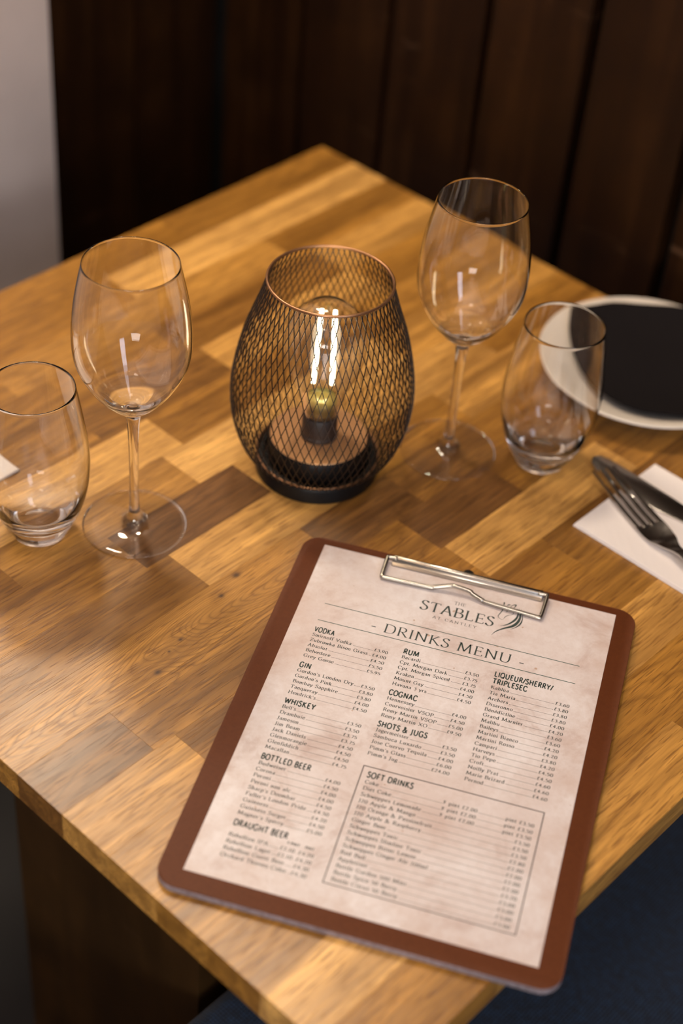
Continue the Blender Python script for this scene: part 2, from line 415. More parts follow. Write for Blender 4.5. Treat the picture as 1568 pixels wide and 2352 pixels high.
def panel(name, x0, x1, y0, y1, z0, z1, parent, mat=M_LEG, c=0.002):
    return box(name, x0, x1, y0, y1, z0, z1, mat, parent, c)
for yy in (-0.25, 0.18):
    panel('leg_panel', -0.0965, 0.118, yy, yy + 0.035, -TZ, -TH, table)
panel('stretcher', 0.0, 0.03, -0.215, 0.18, -0.50, -0.42, table)

# ------------------------------------------------------------------ bench
bench = tag(empty('bench_seat', (0.60, -0.10, 0)), 'long bench with a padded navy blue woven seat beside and under the table', 'bench')
def cushion():
    pts = rounded_rect(-0.47, 0.60, -0.72, 0.50, 0.03, 5)
    v, f = plate_vf(pts, [(0.385, 0.012), (0.395, 0.0), (0.452, 0.0), (0.464, 0.006), (0.470, 0.020)])
    return mesh('seat_cushion', v, f, M_NAVY, bench, True, 0.9)
cushion()
box('bench_base', -0.42, 0.58, -0.68, 0.48, 0.0, 0.385, M_LEG, bench, 0.004)

# ------------------------------------------------------------------ clipboard
MX, MY, MT = 0.21231, -0.15309, 0.48216
clip = tag(empty('clipboard', (MX, MY, TZ), MT), 'brown clipboard with rounded corners and a chrome wire clip, holding the drinks menu', 'clipboard')
pts = rounded_rect(-0.1200, 0.1193, -0.1615, 0.1555, 0.0135, 10)
v, f = plate_vf(pts, [(0.0001, 0.0004), (0.0006, 0.0), (0.0054, 0.0)]); mesh('board_core', v, f, M_CORE, clip, True, 0.6)
v, f = plate_vf(pts, [(0.00545, 0.0), (0.0059, 0.0), (0.0061, 0.0003)]); mesh('board_face', v, f, M_BOARD, clip, True, 0.6)
# folded spring bar
bz = 0.0062
prof = [(0.0, 0.0), (-0.0042, 0.0), (-0.0048, 0.0006), (-0.0046, 0.0016), (-0.0030, 0.0026), (-0.0014, 0.0034),
        (-0.0006, 0.0052), (0.0010, 0.0066), (0.0032, 0.0068), (0.0048, 0.0056), (0.0052, 0.0036), (0.0046, 0.0010), (0.0040, 0.0)]
v = []; f = []; n = len(prof)
for xx in (-0.0548, -0.0544, 0.0526, 0.0530):
    s = 0.94 if abs(xx) in (0.0548, 0.0530) else 1.0
    v += [(xx, 0.1468 + a * s * .76, bz + b * s * .80) for a, b in prof]
for l in range(3):
    for j in range(n):
        a = l * n + j; b = l * n + (j + 1) % n; f.append((a, b, b + n, a + n))
f += [tuple(range(n - 1, -1, -1)), tuple(range(3 * n, 4 * n))]
mesh('clip_bar', v, f, M_CHROME, clip, True, 0.7)
path = [(-0.0520, 0.1470, 0.0105), (-0.0572, 0.1470, 0.0105), (-0.0584, 0.1455, 0.0105), (-0.0582, 0.1300, 0.0085), (-0.0572, 0.1283, 0.0082),
        (-0.0550, 0.1279, 0.0082), (-0.0240, 0.1290, 0.0084), (-0.0210, 0.1296, 0.0088), (-0.0105, 0.1322, 0.0112), (-0.0060, 0.1325, 0.0118), (0.0040, 0.1318, 0.0112), (0.0065, 0.1306, 0.0102),
        (0.0145, 0.1284, 0.0086), (0.0180, 0.1277, 0.0083), (0.0525, 0.1256, 0.0082), (0.0545, 0.1262, 0.0082), (0.0556, 0.1285, 0.0085),
        (0.0562, 0.1455, 0.0105), (0.0550, 0.1470, 0.0105), (0.0500, 0.1470, 0.0105)]
v, f = tube_vf(catmull(path, 5), 0.00160, 10); mesh('clip_wire', v, f, M_CHROME, clip, True)
lathe('hanging_knob', [(0, 0.0061), (0.0042, 0.0061), (0.0042, 0.0085), (0.0034, 0.0094), (0, 0.0096)], M_BASE, clip, 24, cx=-0.0010, cy=0.1515, sharp=0.6)

# ------------------------------------------------------------------ the printed menu
PZ = 0.00615
menu = box('menu_sheet', -0.105, 0.105, -0.1485, 0.1485, PZ, PZ + 0.00018, M_PAPER)
menu.location = (MX, MY, TZ); menu.rotation_euler = (0, 0, MT)
tag(menu, 'parchment coloured printed drinks menu sheet held on the brown clipboard', 'menu')
IZ = PZ + 0.00022
# --- pen-drawn alphabet: units of 1/700 cap height.  l polyline, c smooth, o closed smooth, s serif, p dot
G = {
'A': (640, 'l 320,700 560,10;l 320,700 80,10;l 165,240 470,240;s 80,8;s 560,8'),
'B': (560, 'l 130,690 130,10;c 130,690 330,690 440,610 420,440 300,375 130,370;c 130,370 340,370 490,290 490,110 350,12 130,10;S 90,690;S 90,10'),
'C': (620, 'c 540,560 450,670 320,705 150,630 70,440 80,240 180,50 340,-5 470,40 550,150'),
'D': (680, 'l 130,690 130,10;c 130,690 360,690 550,600 610,380 570,140 420,25 130,10;S 90,690;S 90,10'),
'E': (540, 'l 130,690 130,10;l 130,690 450,690;l 130,365 390,365;l 130,10 470,10;t 450,690 450,580;t 390,430 390,300;t 475,10 490,130;S 90,690;S 90,10'),
'F': (510, 'l 130,690 130,10;l 130,690 440,690;l 130,350 370,350;t 440,690 440,580;S 90,690;s 130,10'),
'G': (690, 'c 560,570 460,675 330,705 150,630 70,440 80,240 180,50 340,-5 480,20 570,90;l 570,90 570,310;l 420,310 600,310'),
'H': (690, 'l 130,690 130,10;l 560,690 560,10;l 130,360 560,360;s 130,690;s 130,10;s 560,690;s 560,10'),
'I': (270, 'l 135,690 135,10;s 135,690;s 135,10'),
'J': (330, 'l 190,690 190,100;c 190,100 160,-60 60,-100 0,-90;s 190,690'),
'K': (630, 'l 130,690 130,10;l 480,690 140,340;l 210,400 560,10;s 130,690;s 130,10;s 480,690;s 560,10'),
'L': (530, 'l 130,690 130,10;l 130,10 460,10;t 465,10 480,140;s 130,690;S 90,10'),
'M': (830, 'l 150,690 100,10;l 160,690 410,60;l 410,60 660,690;l 660,690 720,10;s 130,690;s 690,690;s 100,10;s 720,10'),
'N': (720, 'l 130,690 130,10;l 130,690 590,20;l 590,690 590,20;S 100,690;s 590,690;s 130,10'),
'O': (700, 'o 350,705 520,650 620,470 620,230 510,50 350,-5 190,50 80,230 80,470 180,650'),
'P': (540, 'l 130,690 130,10;c 130,690 350,690 470,610 470,430 350,340 130,335;S 90,690;s 130,10'),
'Q': (700, 'o 350,705 520,650 620,470 620,230 510,50 350,-5 190,50 80,230 80,470 180,650;l 400,150 600,-60'),
'R': (600, 'l 130,690 130,10;c 130,690 340,690 450,610 450,440 330,355 130,350;l 270,350 540,10;S 90,690;s 130,10;s 555,10'),
'S': (480, 'c 390,590 310,690 210,700 110,640 90,530 170,430 310,340 390,250 390,120 300,15 190,-5 90,50 60,140;t 392,585 395,690;t 58,145 55,20'),
'T': (580, 'l 290,690 290,10;l 50,690 530,690;t 50,690 40,580;t 530,690 540,580;s 290,10'),
'U': (700, 'l 130,690 130,250;c 130,250 160,80 340,-5 500,60 570,250;l 570,250 570,690;s 130,690;s 570,690'),
'V': (640, 'l 80,690 330,10;l 330,10 560,690;s 80,690;s 560,690'),
'W': (900, 'l 70,690 270,10;l 270,10 450,600;l 450,600 640,10;l 640,10 830,690;s 70,690;s 830,690'),
'X': (620, 'l 90,690 540,10;l 530,690 80,10;s 90,690;s 530,690;s 80,10;s 540,10'),
'Y': (600, 'l 60,690 300,330;l 540,690 300,330;l 300,330 300,10;s 60,690;s 540,690;s 300,10'),
'Z': (580, 'l 90,690 490,690;l 490,690 70,10;l 70,10 510,10;t 90,690 80,570;t 510,10 525,130'),
'a': (410, 'c 90,370 140,440 215,452 285,420 305,330;l 305,330 305,80;c 305,80 320,20 385,25;c 305,275 165,240 80,175 70,90 120,15 210,15 305,95'),
'b': (460, 'l 95,715 95,20;c 95,340 150,430 240,452 345,395 385,230 335,60 235,0 150,10 95,60;l 40,700 95,715'),
'c': (390, 'c 340,370 290,440 210,452 110,400 62,225 100,60 200,0 290,20 350,90'),
'd': (460, 'l 335,715 335,20;l 335,20 410,10;c 335,340 275,440 190,452 92,390 52,225 92,50 180,0 275,20 335,90;l 275,700 335,715'),
'e': (405, 'l 75,250 345,250;c 345,250 340,380 285,445 200,452 100,390 60,225 100,60 200,0 290,20 355,95'),
'f': (280, 'c 330,680 280,722 200,705 145,620 135,480;l 135,490 135,15;s 135,8;l 50,438 250,438'),
'g': (420, 'o 205,450 305,410 335,310 300,205 200,165 100,205 75,310 105,410;l 320,430 405,445;c 120,190 65,120 115,55 240,35 345,-15 370,-95 315,-185 190,-215 75,-190 45,-110 115,-30 150,40'),
'h': (460, 'l 95,715 95,15;s 95,8;c 95,330 165,430 245,455 315,420 335,320;l 335,320 335,15;s 335,8;l 40,700 95,715'),
'i': (225, 'l 112,445 112,15;s 112,8;l 50,430 112,445;p 112,640'),
'j': (225, 'l 112,445 112,-100;c 112,-100 80,-200 0,-215;l 50,430 112,445;p 112,640'),
'k': (440, 'l 95,715 95,15;s 95,8;l 330,438 110,235;l 175,290 370,15;s 320,438;s 380,8;l 40,700 95,715'),
'l': (225, 'l 112,715 112,15;s 112,8;l 50,700 112,715'),
'm': (660, 'l 95,445 95,15;s 95,8;c 95,330 155,430 225,455 295,420 315,320;l 315,320 315,15;s 315,8;c 315,330 375,430 450,455 520,420 540,320;l 540,320 540,15;s 540,8;l 40,430 95,445'),
'n': (450, 'l 95,445 95,15;s 95,8;c 95,330 160,430 240,455 310,420 330,320;l 330,320 330,15;s 330,8;l 40,430 95,445'),
'o': (430, 'o 215,455 330,400 370,225 325,55 215,-3 100,55 60,225 100,400'),
'p': (460, 'l 95,445 95,-200;s 95,-208;c 95,340 150,430 240,452 345,395 385,230 335,60 235,0 150,10 95,60;l 40,430 95,445'),
'q': (450, 'l 335,445 335,-200;s 335,-208;c 335,340 275,440 190,452 92,390 52,225 92,50 180,0 275,20 335,90'),
'r': (320, 'l 95,445 95,15;s 95,8;c 95,320 150,420 220,455 290,425;l 40,430 95,445'),
's': (350, 'c 290,370 240,445 160,452 90,400 100,310 190,245 290,185 300,85 230,8 140,2 60,80'),
't': (295, 'l 135,560 135,120;c 135,120 155,25 215,5 280,50;l 45,438 260,438'),
'u': (460, 'l 95,438 95,120;c 95,120 130,25 200,0 275,30 335,110;l 335,438 335,15;l 335,15 410,8;l 40,438 95,438;l 275,438 335,438'),
'v': (410, 'l 50,438 210,10;l 210,10 350,438;s 50,438;s 355,438'),
'w': (600, 'l 50,438 185,10;l 185,10 300,400;l 300,400 430,10;l 430,10 550,438;s 50,438;s 550,438'),
'x': (420, 'l 60,438 360,10;l 350,438 60,10;s 60,438;s 350,438;s 60,8;s 360,8'),
'y': (410, 'l 50,438 210,20;l 355,438 200,-20;c 200,-20 150,-170 80,-215 30,-190;s 50,438;s 355,438'),
'z': (390, 'l 70,438 330,438;l 330,438 60,10;l 60,10 345,10'),
'0': (470, 'o 235,620 355,560 400,310 355,55 235,-3 115,55 70,310 115,560'),
'1': (360, 'l 180,620 180,10;l 90,560 180,620;s 180,8'),
'2': (440, 'c 80,490 120,590 220,622 330,560 330,440 230,260 70,20;l 70,12 390,12'),
'3': (430, 'c 85,540 160,615 260,610 330,530 290,400 180,340;c 180,340 320,320 370,200 320,50 190,-5 70,60'),
'4': (450, 'l 300,610 300,10;l 300,610 50,190;l 50,190 410,190'),
'5': (430, 'l 120,600 360,600;l 120,600 105,350;c 105,350 240,380 350,310 370,170 300,40 180,-5 70,50'),
'6': (450, 'c 370,600 220,540 110,400 80,200 130,40 240,-3 350,50 390,190 330,330 220,360 100,260'),
'7': (420, 'l 70,600 380,600;l 380,600 170,10'),
'8': (440, 'o 220,620 320,560 320,430 220,340 110,240 90,100 150,10 220,-3 320,30 365,140 310,260 220,340 130,430 125,560'),
'9': (450, 'c 80,20 230,80 340,220 370,420 320,580 210,620 100,560 65,430 120,290 230,260 350,350'),
'£': (470, 'c 370,520 300,620 210,600 160,500 175,350 160,150 70,20;l 70,12 400,12;l 80,320 310,320'),
'&': (720, 'c 560,400 480,180 340,20 200,-5 90,80 90,220 200,350 330,470 340,600 270,690 190,650 180,540 280,380 420,180 620,0'),
'.': (200, 'p 100,30'), ',': (200, 'l 100,40 70,-90'), '’': (180, 'l 100,700 70,560'), '-': (330, 'l 60,260 270,260'),
'/': (360, 'l 330,720 30,-20'), '½': (430, 'l 110,700 110,400;l 320,700 100,20;l 230,240 370,240'),
}
for acc, b in (('é', 'e'), ('ú', 'u')): G[acc] = (G[b][0], G[b][1] + ';l 190,540 270,660')
def stroke(V, F, P, closed, A):
    """sweep an elliptic pen (2x2 matrix A) along P"""
    m = len(P); L = []; Rr = []
    for i in range(m):
        if closed: a, b = P[i-1], P[(i+1) % m]
        else: a, b = P[max(i-1, 0)], P[min(i+1, m-1)]
        dx, dy = b[0]-a[0], b[1]-a[1]; d = math.hypot(dx, dy) or 1; nx, ny = -dy/d, dx/d
        ax, ay = A[0]*nx + A[1]*ny, A[1]*nx + A[2]*ny; q = math.sqrt(nx*ax + ny*ay); ax /= q; ay /= q
        L.append((P[i][0]+ax, P[i][1]+ay)); Rr.append((P[i][0]-ax, P[i][1]-ay))
    s = len(V); V += L; V += Rr
    for i in range(m if closed else m-1):
        j = (i+1) % m; F.append((s+m+i, s+m+j, s+j, s+i))
def glyph(ch, style, cache={}):
    key = (ch, style)
    if key in cache: return cache[key]
    w, t, rot, serif = {'logo': (48, 16, .25, True), 'serif': (58, 28, .30, True), 'title': (42, 16, .22, True), 'bold': (90, 74, 0, False)}[style]
    c, s = math.cos(rot), math.sin(rot)
    A = (w*w*c*c + t*t*s*s, (w*w - t*t)*c*s, w*w*s*s + t*t*c*c)
    T = (t*t*1.6, 0, t*t*1.6) if serif else A
    V = []; F = []; adv, code = G[ch]
    for part in code.split(';'):
        typ, *xy = part.split(); P = [tuple(float(q) for q in z.split(',')) for z in xy]
        if typ == 'l':
            # straight pieces: nearly horizontal ones get the hairline
            stroke(V, F, P, False, A)
        elif typ == 'c': stroke(V, F, catmull(P, 4), False, A)
        elif typ == 'o': stroke(V, F, catmull(P, 3, True), True, A)
        elif typ == 't' and serif: stroke(V, F, P, False, T)
        elif typ == 's' and serif: stroke(V, F, [(P[0][0]-78, P[0][1]), (P[0][0]+78, P[0][1])], False, (1, 0, t*t))
        elif typ == 'S' and serif: stroke(V, F, [(P[0][0]-40, P[0][1]), (P[0][0]+60, P[0][1])], False, (1, 0, t*t))
        elif typ == 'p':
            r = w * 1.15; b = len(V); V += [(P[0][0]+r*math.cos(PI/4*k), P[0][1]+r*math.sin(PI/4*k)) for k in range(8)]; F.append(tuple(range(b, b+8)))
    cache[key] = (adv, V, F); return cache[key]
def text_width(txt, style, trk): return sum((G[c][0] if c != ' ' else 300) + trk for c in txt) - trk
def put(V, F, txt, x, y, cap, style='serif', trk=0, xs=1.0, align='l', width=None, smallcaps=False):
    """add lettering at x, y (mm) with cap height cap (mm); returns end x"""
    k = cap / 700
    if width: xs = width / (text_width(txt, style, trk) * k)
    w = text_width(txt, style, trk) * k * xs
    if align == 'r': x -= w
    if align == 'c': x -= w / 2
    for ch in txt:
        if ch == ' ': x += (300 + trk) * k * xs; continue
        adv, gv, gf = glyph(ch, style); b = len(V)
        V += [((x + a * k * xs) / 1000, (y + c * k) / 1000, IZ) for a, c in gv]
        F += [tuple(b + i for i in q) for q in gf]; x += (adv + trk) * k * xs
    return x - trk * k * xs
def dots(V, F, x0, x1, y):
    x = x1
    while x > x0:
        b = len(V); r = 0.25
        V += [((x + r*math.cos(PI/3*k)) / 1000, (y + .2 + r*math.sin(PI/3*k)) / 1000, IZ) for k in range(6)]; F.append(tuple(range(b, b+6))); x -= 0.79
def ink(name, V, F, mat=M_INK):
    o = mesh_raw(name, V, F, mat, menu, False); return o
CAP = 2.75; XS = 1.10; TR = 42; DP = 5.09
def heading(lines, x, y, widths):
    V = []; F = []
    for i, (t_, w_) in enumerate(zip(lines, widths)): put(V, F, t_, x, y - 6.6 * i, 4.5, 'bold', 50, width=w_)
    ink('section_heading', V, F)
def drinks(x, xr, y, items, mat=M_INK):
    V = []; F = []
    for i, it in enumerate(items):
        yy = y - DP * i; e = put(V, F, it[0], x, yy, CAP, 'serif', TR, XS)
        cur = xr
        for pr in it[1:]:                      # prices, from the right
            if isinstance(pr, tuple): pr, cur = pr
            put(V, F, pr, cur, yy, CAP, 'serif', TR, XS, 'r')
        # leader dots from the name to the first price, and between prices
        stops = []
        cur = xr
        for pr in it[1:]:
            if isinstance(pr, tuple): pr, cur = pr
            w = text_width(pr, 'serif', TR) * CAP / 700 * XS; stops.append((cur - w - 0.7, cur + 0.9)); cur = cur - w
        right = [s[0] for s in stops]; left = [s[1] for s in stops[1:]] + [e + 0.8]
        for a, b in zip(left, right): dots(V, F, a, b, yy)
    ink('drinks_list', V, F, mat)
# logo and title
V, F = [], []
put(V, F, 'THE', 0, 120.3, 3.1, 'title', 40, align='c', width=8.2)
put(V, F, 'STABLES', 0, 108.2, 9.2, 'logo', 20, align='c', width=52.5)
put(V, F, 'AT CANTLEY', 0, 102.2, 2.5, 'title', 190, align='c', width=30.8)
ink('logo_lettering', V, F)
V, F = [], []
put(V, F, 'DRINKS MENU', 0, 77.7, 8.4, 'title', 45, align='c', width=88.6)
for a in (-52.6, 49.7):
    b = len(V); V += [(a/1000, .0803, IZ), ((a+3)/1000, .0803, IZ), ((a+3)/1000, .0810, IZ), (a/1000, .0810, IZ)]; F.append((b, b+1, b+2, b+3))
ink('title_lettering', V, F)
for yy in (91.0, 74.2):
    ink('rule_line', [(-.0886, (yy-.28)/1000, IZ), (.0887, (yy-.28)/1000, IZ), (.0887, (yy+.28)/1000, IZ), (-.0886, (yy+.28)/1000, IZ)], [(0, 1, 2, 3)], M_RULE)
def swoosh(V, F, P, n=8):
    """P: (x, y, half width) mm, smooth, tapering"""
    Q = catmull(P, n); m = len(Q); s = len(V); L = []; Rr = []
    for i in range(m):
        a, b = Q[max(i-1, 0)], Q[min(i+1, m-1)]; dx, dy = b[0]-a[0], b[1]-a[1]; d = math.hypot(dx, dy) or 1
        nx, ny = -dy/d*Q[i][2], dx/d*Q[i][2]
        L.append(((Q[i][0]+nx)/1000, (Q[i][1]+ny)/1000, IZ)); Rr.append(((Q[i][0]-nx)/1000, (Q[i][1]-ny)/1000, IZ))
    V += L + Rr
    for i in range(m-1): F.append((s+m+i, s+m+i+1, s+i+1, s+i))
V, F = [], []
swoosh(V, F, [(38.6, 131.0, .1), (39.7, 127.8, .35), (40.1, 123.9, .6), (39.1, 119.6, .8), (36.2, 114.9, .6), (33.6, 112.4, .35), (30.6, 110.6, .05)])
swoosh(V, F, [(39.8, 131.5, .1), (41.0, 127.5, .45), (42.0, 123.0, .75), (41.1, 117.5, 1.0), (38.5, 113.0, 1.0), (33.1, 108.7, .6), (28.8, 104.4, .35), (26.6, 99.9, .05)])
swoosh(V, F, [(41.2, 131.5, .08), (42.7, 126.4, .22), (43.8, 122.0, .35), (43.3, 117.0, .55), (41.0, 112.7, .35), (37.6, 109.4, .05)])
swoosh(V, F, [(28.4, 133.9, .1), (28.9, 130.0, .15), (29.1, 126.5, .35), (28.2, 123.0, .3), (27.3, 119.6, .25), (28.6, 117.6, .15), (30.4, 117.0, .1), (31.6, 117.6, .08)])
swoosh(V, F, [(31.4, 118.2, .1), (32.2, 120.6, .25), (34.0, 122.6, .2), (36.4, 124.2, .2), (37.0, 127.2, .2), (36.8, 130.0, .15)])
swoosh(V, F, [(28.5, 134.8, .05), (28.9, 133.4, .5), (28.9, 131.4, .2)])
swoosh(V, F, [(31.0, 131.6, .1), (32.2, 132.9, .55), (33.6, 133.2, .1)])
swoosh(V, F, [(33.6, 130.6, .1), (34.6, 133.0, .25), (36.9, 134.4, .55), (36.6, 132.0, .3), (35.6, 130.0, .1)])
swoosh(V, F, [(31.6, 125.2, .08), (32.4, 126.2, .35), (33.6, 126.6, .08)])
ink('horse_emblem', V, F)
X1, R1, X2, R2, X3, R3 = -88.3, -35.7, -26.3, 26.5, 36.0, 88.5
heading(['VODKA'], X1, 63.0, [14.2])
drinks(X1, R1, 58.5, [('Smirnoff Vodka', '£3.90'), ('Zubrowka Bison Grass', '£4.00'), ('Absolut', '£4.50'), ('Belvedere', '£5.50'), ('Grey Goose', '£5.95')])
heading(['GIN'], X1, 28.3, [7.9])
drinks(X1, R1, 23.8, [('Gordon’s London Dry', '£3.50'), ('Gordon’s Pink', '£3.80'), ('Bombay Sapphire', '£3.80'), ('Tanqueray', '£4.00'), ('Hendrick’s', '£4.50')])
heading(['WHISKEY'], X1, -5.3, [20.6])
drinks(X1, R1, -9.9, [('Bell’s', '£3.50'), ('Drambuie', '£3.50'), ('Jameson', '£3.75'), ('Jim Beam', '£3.75'), ('Jack Daniels', '£4.50'), ('Glenmorangie', '£4.50'), ('Glenfiddich', '£4.50'), ('Macallan', '£4.75')])
heading(['BOTTLED BEER'], X1, -54.4, [32.2])
drinks(X1, R1, -59.2, [('Budweiser', '£4.00'), ('Corona', '£4.50'), ('Peroni', '£4.00'), ('Peroni non alc', '£4.00'), ('Sharp’s Doombar', '£4.50'), ('Fuller’s London Pride', '£4.50'), ('Guinness', '£4.20'), ('Guinness Surger', '£4.50'), ('Magner’s Sperry', '£5.00')])
heading(['DRAUGHT BEER'], X1, -108.6, [34.0])
V, F = [], []
put(V, F, '½ PINT', -49.5, -111.8, 1.8, 'bold', 30, 1, 'c'); put(V, F, 'PINT', -39.6, -111.8, 1.8, 'bold', 30, 1, 'c'); ink('column_heading', V, F)
drinks(X1, R1, -117.0, [('Rebellion IPA', '£4.20', ('£2.10', -47.4)), ('Rebellion Lager', '£4.20', ('£2.10', -47.4)), ('Rebellion Guest Beer', '£4.30'), ('Orchard Thieves Cider', '£4.30')])
heading(['RUM'], X2, 63.0, [10.8])
drinks(X2, R2, 58.5, [('Bacardi', '£3.50'), ('Cpt. Morgan Dark', '£3.75'), ('Cpt. Morgan Spiced', '£3.75'), ('Kraken', '£4.00'), ('Mount Gay', '£4.50'), ('Havana 3 yrs', '£4.50')])
heading(['COGNAC'], X2, 24.0, [19.0])
drinks(X2, R2, 19.3, [('Hennessey', '£4.00'), ('Courvoisier VSOP', '£4.50'), ('Remy Martin VSOP', '£5.00'), ('Remy Martin XO', '£9.50')])
heading(['SHOTS & JUGS'], X2, -4.7, [32.6])
drinks(X2, R2, -9.2, [('Jagermeister', '£3.50'), ('Sambuca Luxardo', '£3.50'), ('Jose Cuervo Tequila', '£4.00'), ('Pimm’s Glass', '£6.00'), ('Pimm’s Jug', '£24.00')])
heading(['LIQUEUR/SHERRY/', 'TRIPLESEC'], X3, 63.0, [39.4, 23.4])
drinks(X3, R3, 51.5, [('Kahlúa', '£3.60'), ('Tia Maria', '£3.80'), ('Archers', '£3.80'), ('Disaronno', '£3.80'), ('Bénédictine', '£4.00'), ('Grand Marnier', '£4.20'), ('Malibu', '£3.60'), ('Baileys', '£3.60'),
  ('Martini Bianco', '£4.20'), ('Martini Rosso', '£4.20'), ('Campari', '£3.80'), ('Harveys', '£4.20'), ('Tio Pepe', '£4.50'), ('Croft', '£4.50'), ('Noilly Prat', '£4.60'), ('Marie Brizard', '£4.60'), ('Pernod', '£4.60')])
V, F = [], []
bx0, bx1, by0, by1, bw = -26.0, 88.8, -131.8, -38.7, .65
for a, b, c, d in ((bx0, bx1, by1-bw, by1), (bx0, bx1, by0, by0+bw), (bx0, bx0+bw, by0+bw, by1-bw), (bx1-bw, bx1, by0+bw, by1-bw)):
    s = len(V); V += [(a/1000, c/1000, IZ), (b/1000, c/1000, IZ), (b/1000, d/1000, IZ), (a/1000, d/1000, IZ)]; F.append((s, s+1, s+2, s+3))
ink('box_outline', V, F, M_INK2)
heading(['SOFT DRINKS'], -21.8, -47.4, [29.4])
h = ('½ pint £2.00', 49.2)
drinks(-21.8, 84.5, -52.4, [('Coke', 'pint £3.50', h), ('Diet Coke', 'pint £3.50', h), ('Schweppes Lemonade', 'pint £3.50', h), ('J20 Apple & Mango', '£3.50'), ('J20 Orange & Passionfruit', '£3.50'), ('J20 Apple & Raspberry', '£3.50'),
  ('Ginger Beer', '£2.80'), ('Schweppes Tonic', '£2.00'), ('Schweppes Slimline Tonic', '£2.00'), ('Schweppes Bitter Lemon', '£2.00'), ('Schweppes Ginger Ale 200ml', '£2.00'), ('Red Bull', '£3.20'),
  ('Appletiser', '£3.00'), ('Bottle Garden 500 Mint', '£3.00'), ('Bottle Spice 50 Berry', '£3.00'), ('Bottle Citrus 50 Berry', '£3.00')])

# ------------------------------------------------------------------ lamp
LX, LY = -0.0205, -0.0050
lamp = tag(empty('table_lamp', (LX, LY, TZ)), 'lit wire mesh lantern lamp with a filament bulb standing in the middle of the table', 'lamp')
lathe('base_ring', [(0, .0001), (.0452, .0001), (.0463, .0010), (.0465, .0122), (.0458, .0134), (.0440, .0140), (.0405, .0140), (.0405, .0096), (0, .0096)], M_BASE, lamp, 96, sharp=0.7)
lathe('inner_drum', [(0, .0097), (.0372, .0097), (.0376, .0105), (.0376, .0285), (.0368, .0296), (0, .0296)], M_BASE, lamp, 96, sharp=0.7)
lathe('top_disc', [(0, .0297), (.0361, .0297), (.0363, .0300), (.0360, .0305), (0, .0305)], M_DISC, lamp, 96, sharp=0.7)
lathe('socket', [(0, .0306), (.0140, .0306), (.0140, .0330), (.0131, .0340), (.0131, .0490), (.0122, .0502), (0, .0502)], M_SOCK, lamp, 64, sharp=0.7)
bprof = [(r, z) for z, r in herm([.0506, .0600, .0700, .0850, .1000, .1150, .1280, .1380, .1450], [.0125, .0135, .0170, .0235, .0285, .0300, .0275, .0215, .0130], 36)]
bprof = [(.0110, .0504)] + bprof + [(.0090, .1466), (.0045, .1476), (0, .1479)]
blb = lathe('bulb_glass', bprof + [(max(r - .0007, 0), z - .0006 if z > .14 else z) for r, z in bprof[::-1]][:-1] + [(.0110, .0504)], M_BULB, lamp, 64)
lathe('bulb_neck', [(0, .0512), (.0112, .0512), (.0122, .0560), (.0124, .0620), (.0112, .0655), (.0040, .0668), (.0, .0669)], M_OLIVE, lamp, 32)
yaw = 0.69
for i, (a, b) in enumerate(((-1, -1), (1, -1), (-1, 1), (1, 1))):
    ca, sa = math.cos(yaw), math.sin(yaw)
    def q(u, w): return (u * ca - w * sa, u * sa + w * ca)
    x0, y0 = q(a * .0068, b * .0035); x1, y1 = q(a * .0048, b * .0030)
    v, f = tube_vf([(x0, y0, .0800), (x0 * .9 + x1 * .1, y0 * .9 + y1 * .1, .086), (x1, y1, .1370), (x1, y1, .1390)], .00155, 8)
    mesh('filament', v, f, M_FIL, lamp, True)
SHZ = [.0142, .018, .030, .050, .070, .090, .120, .145, .1655]
SHR = [.0456, .0512, .0588, .0650, .0670, .0655, .0590, .0505, .0440]
def shade():
    N = 70; prof = herm(SHZ, SHR, 44); arc = [0.0]
    for (z0, r0), (z1, r1) in zip(prof, prof[1:]): arc.append(arc[-1] + math.hypot(z1-z0, r1-r0))
    tw = arc[-1] / .0165 * (2*PI/N)          # total twist of a strand
    v = []; f = []; hw, ht = .00026, .00030
    for fam in (1, -1):
        for k in range(N):
            base = len(v)
            for j, (z, r) in enumerate(prof):
                th = 2*PI*k/N + fam * tw * arc[j] / arc[-1]
                # tangent direction along strand
                j2 = min(j+1, len(prof)-1); j1 = max(j-1, 0)
                dz = prof[j2][0]-prof[j1][0]; dr = prof[j2][1]-prof[j1][1]; da = fam*tw*(arc[j2]-arc[j1])/arc[-1]
                er = Vector((math.cos(th), math.sin(th), 0)); et = Vector((-math.sin(th), math.cos(th), 0))
                t = (er*dr + et*(r*da) + Vector((0, 0, dz))).normalized()
                nrm = (er*dz - Vector((0, 0, 1))*dr).normalized(); sd = t.cross(nrm)
                p = er*r + Vector((0, 0, z)) + nrm * (0.00005*fam)
                for a, b in ((-1, -1), (1, -1), (1, 1), (-1, 1)): v.append(p + sd*(hw*a) + nrm*(ht*b))
            for j in range(len(prof)-1):
                a = base + j*4
                for q in range(4): f.append((a+q, a+(q+1) % 4, a+4+(q+1) % 4, a+4+q))
    return mesh_raw('wire_shade', v, f, M_MESH, lamp, False)
sh = shade()
def torus(name, R, r, z, mat, parent, seg=96, n=10):
    v, f = tube_vf([(R*math.cos(2*PI*i/seg), R*math.sin(2*PI*i/seg), z) for i in range(seg)], r, n, True)
    return mesh(name, v, f, mat, parent, True)
torus('shade_top_rim', .0442, .00110, .1660, M_RIM, sh)
torus('shade_bottom_rim', .0457, .0009, .0148, M_RIM, sh)

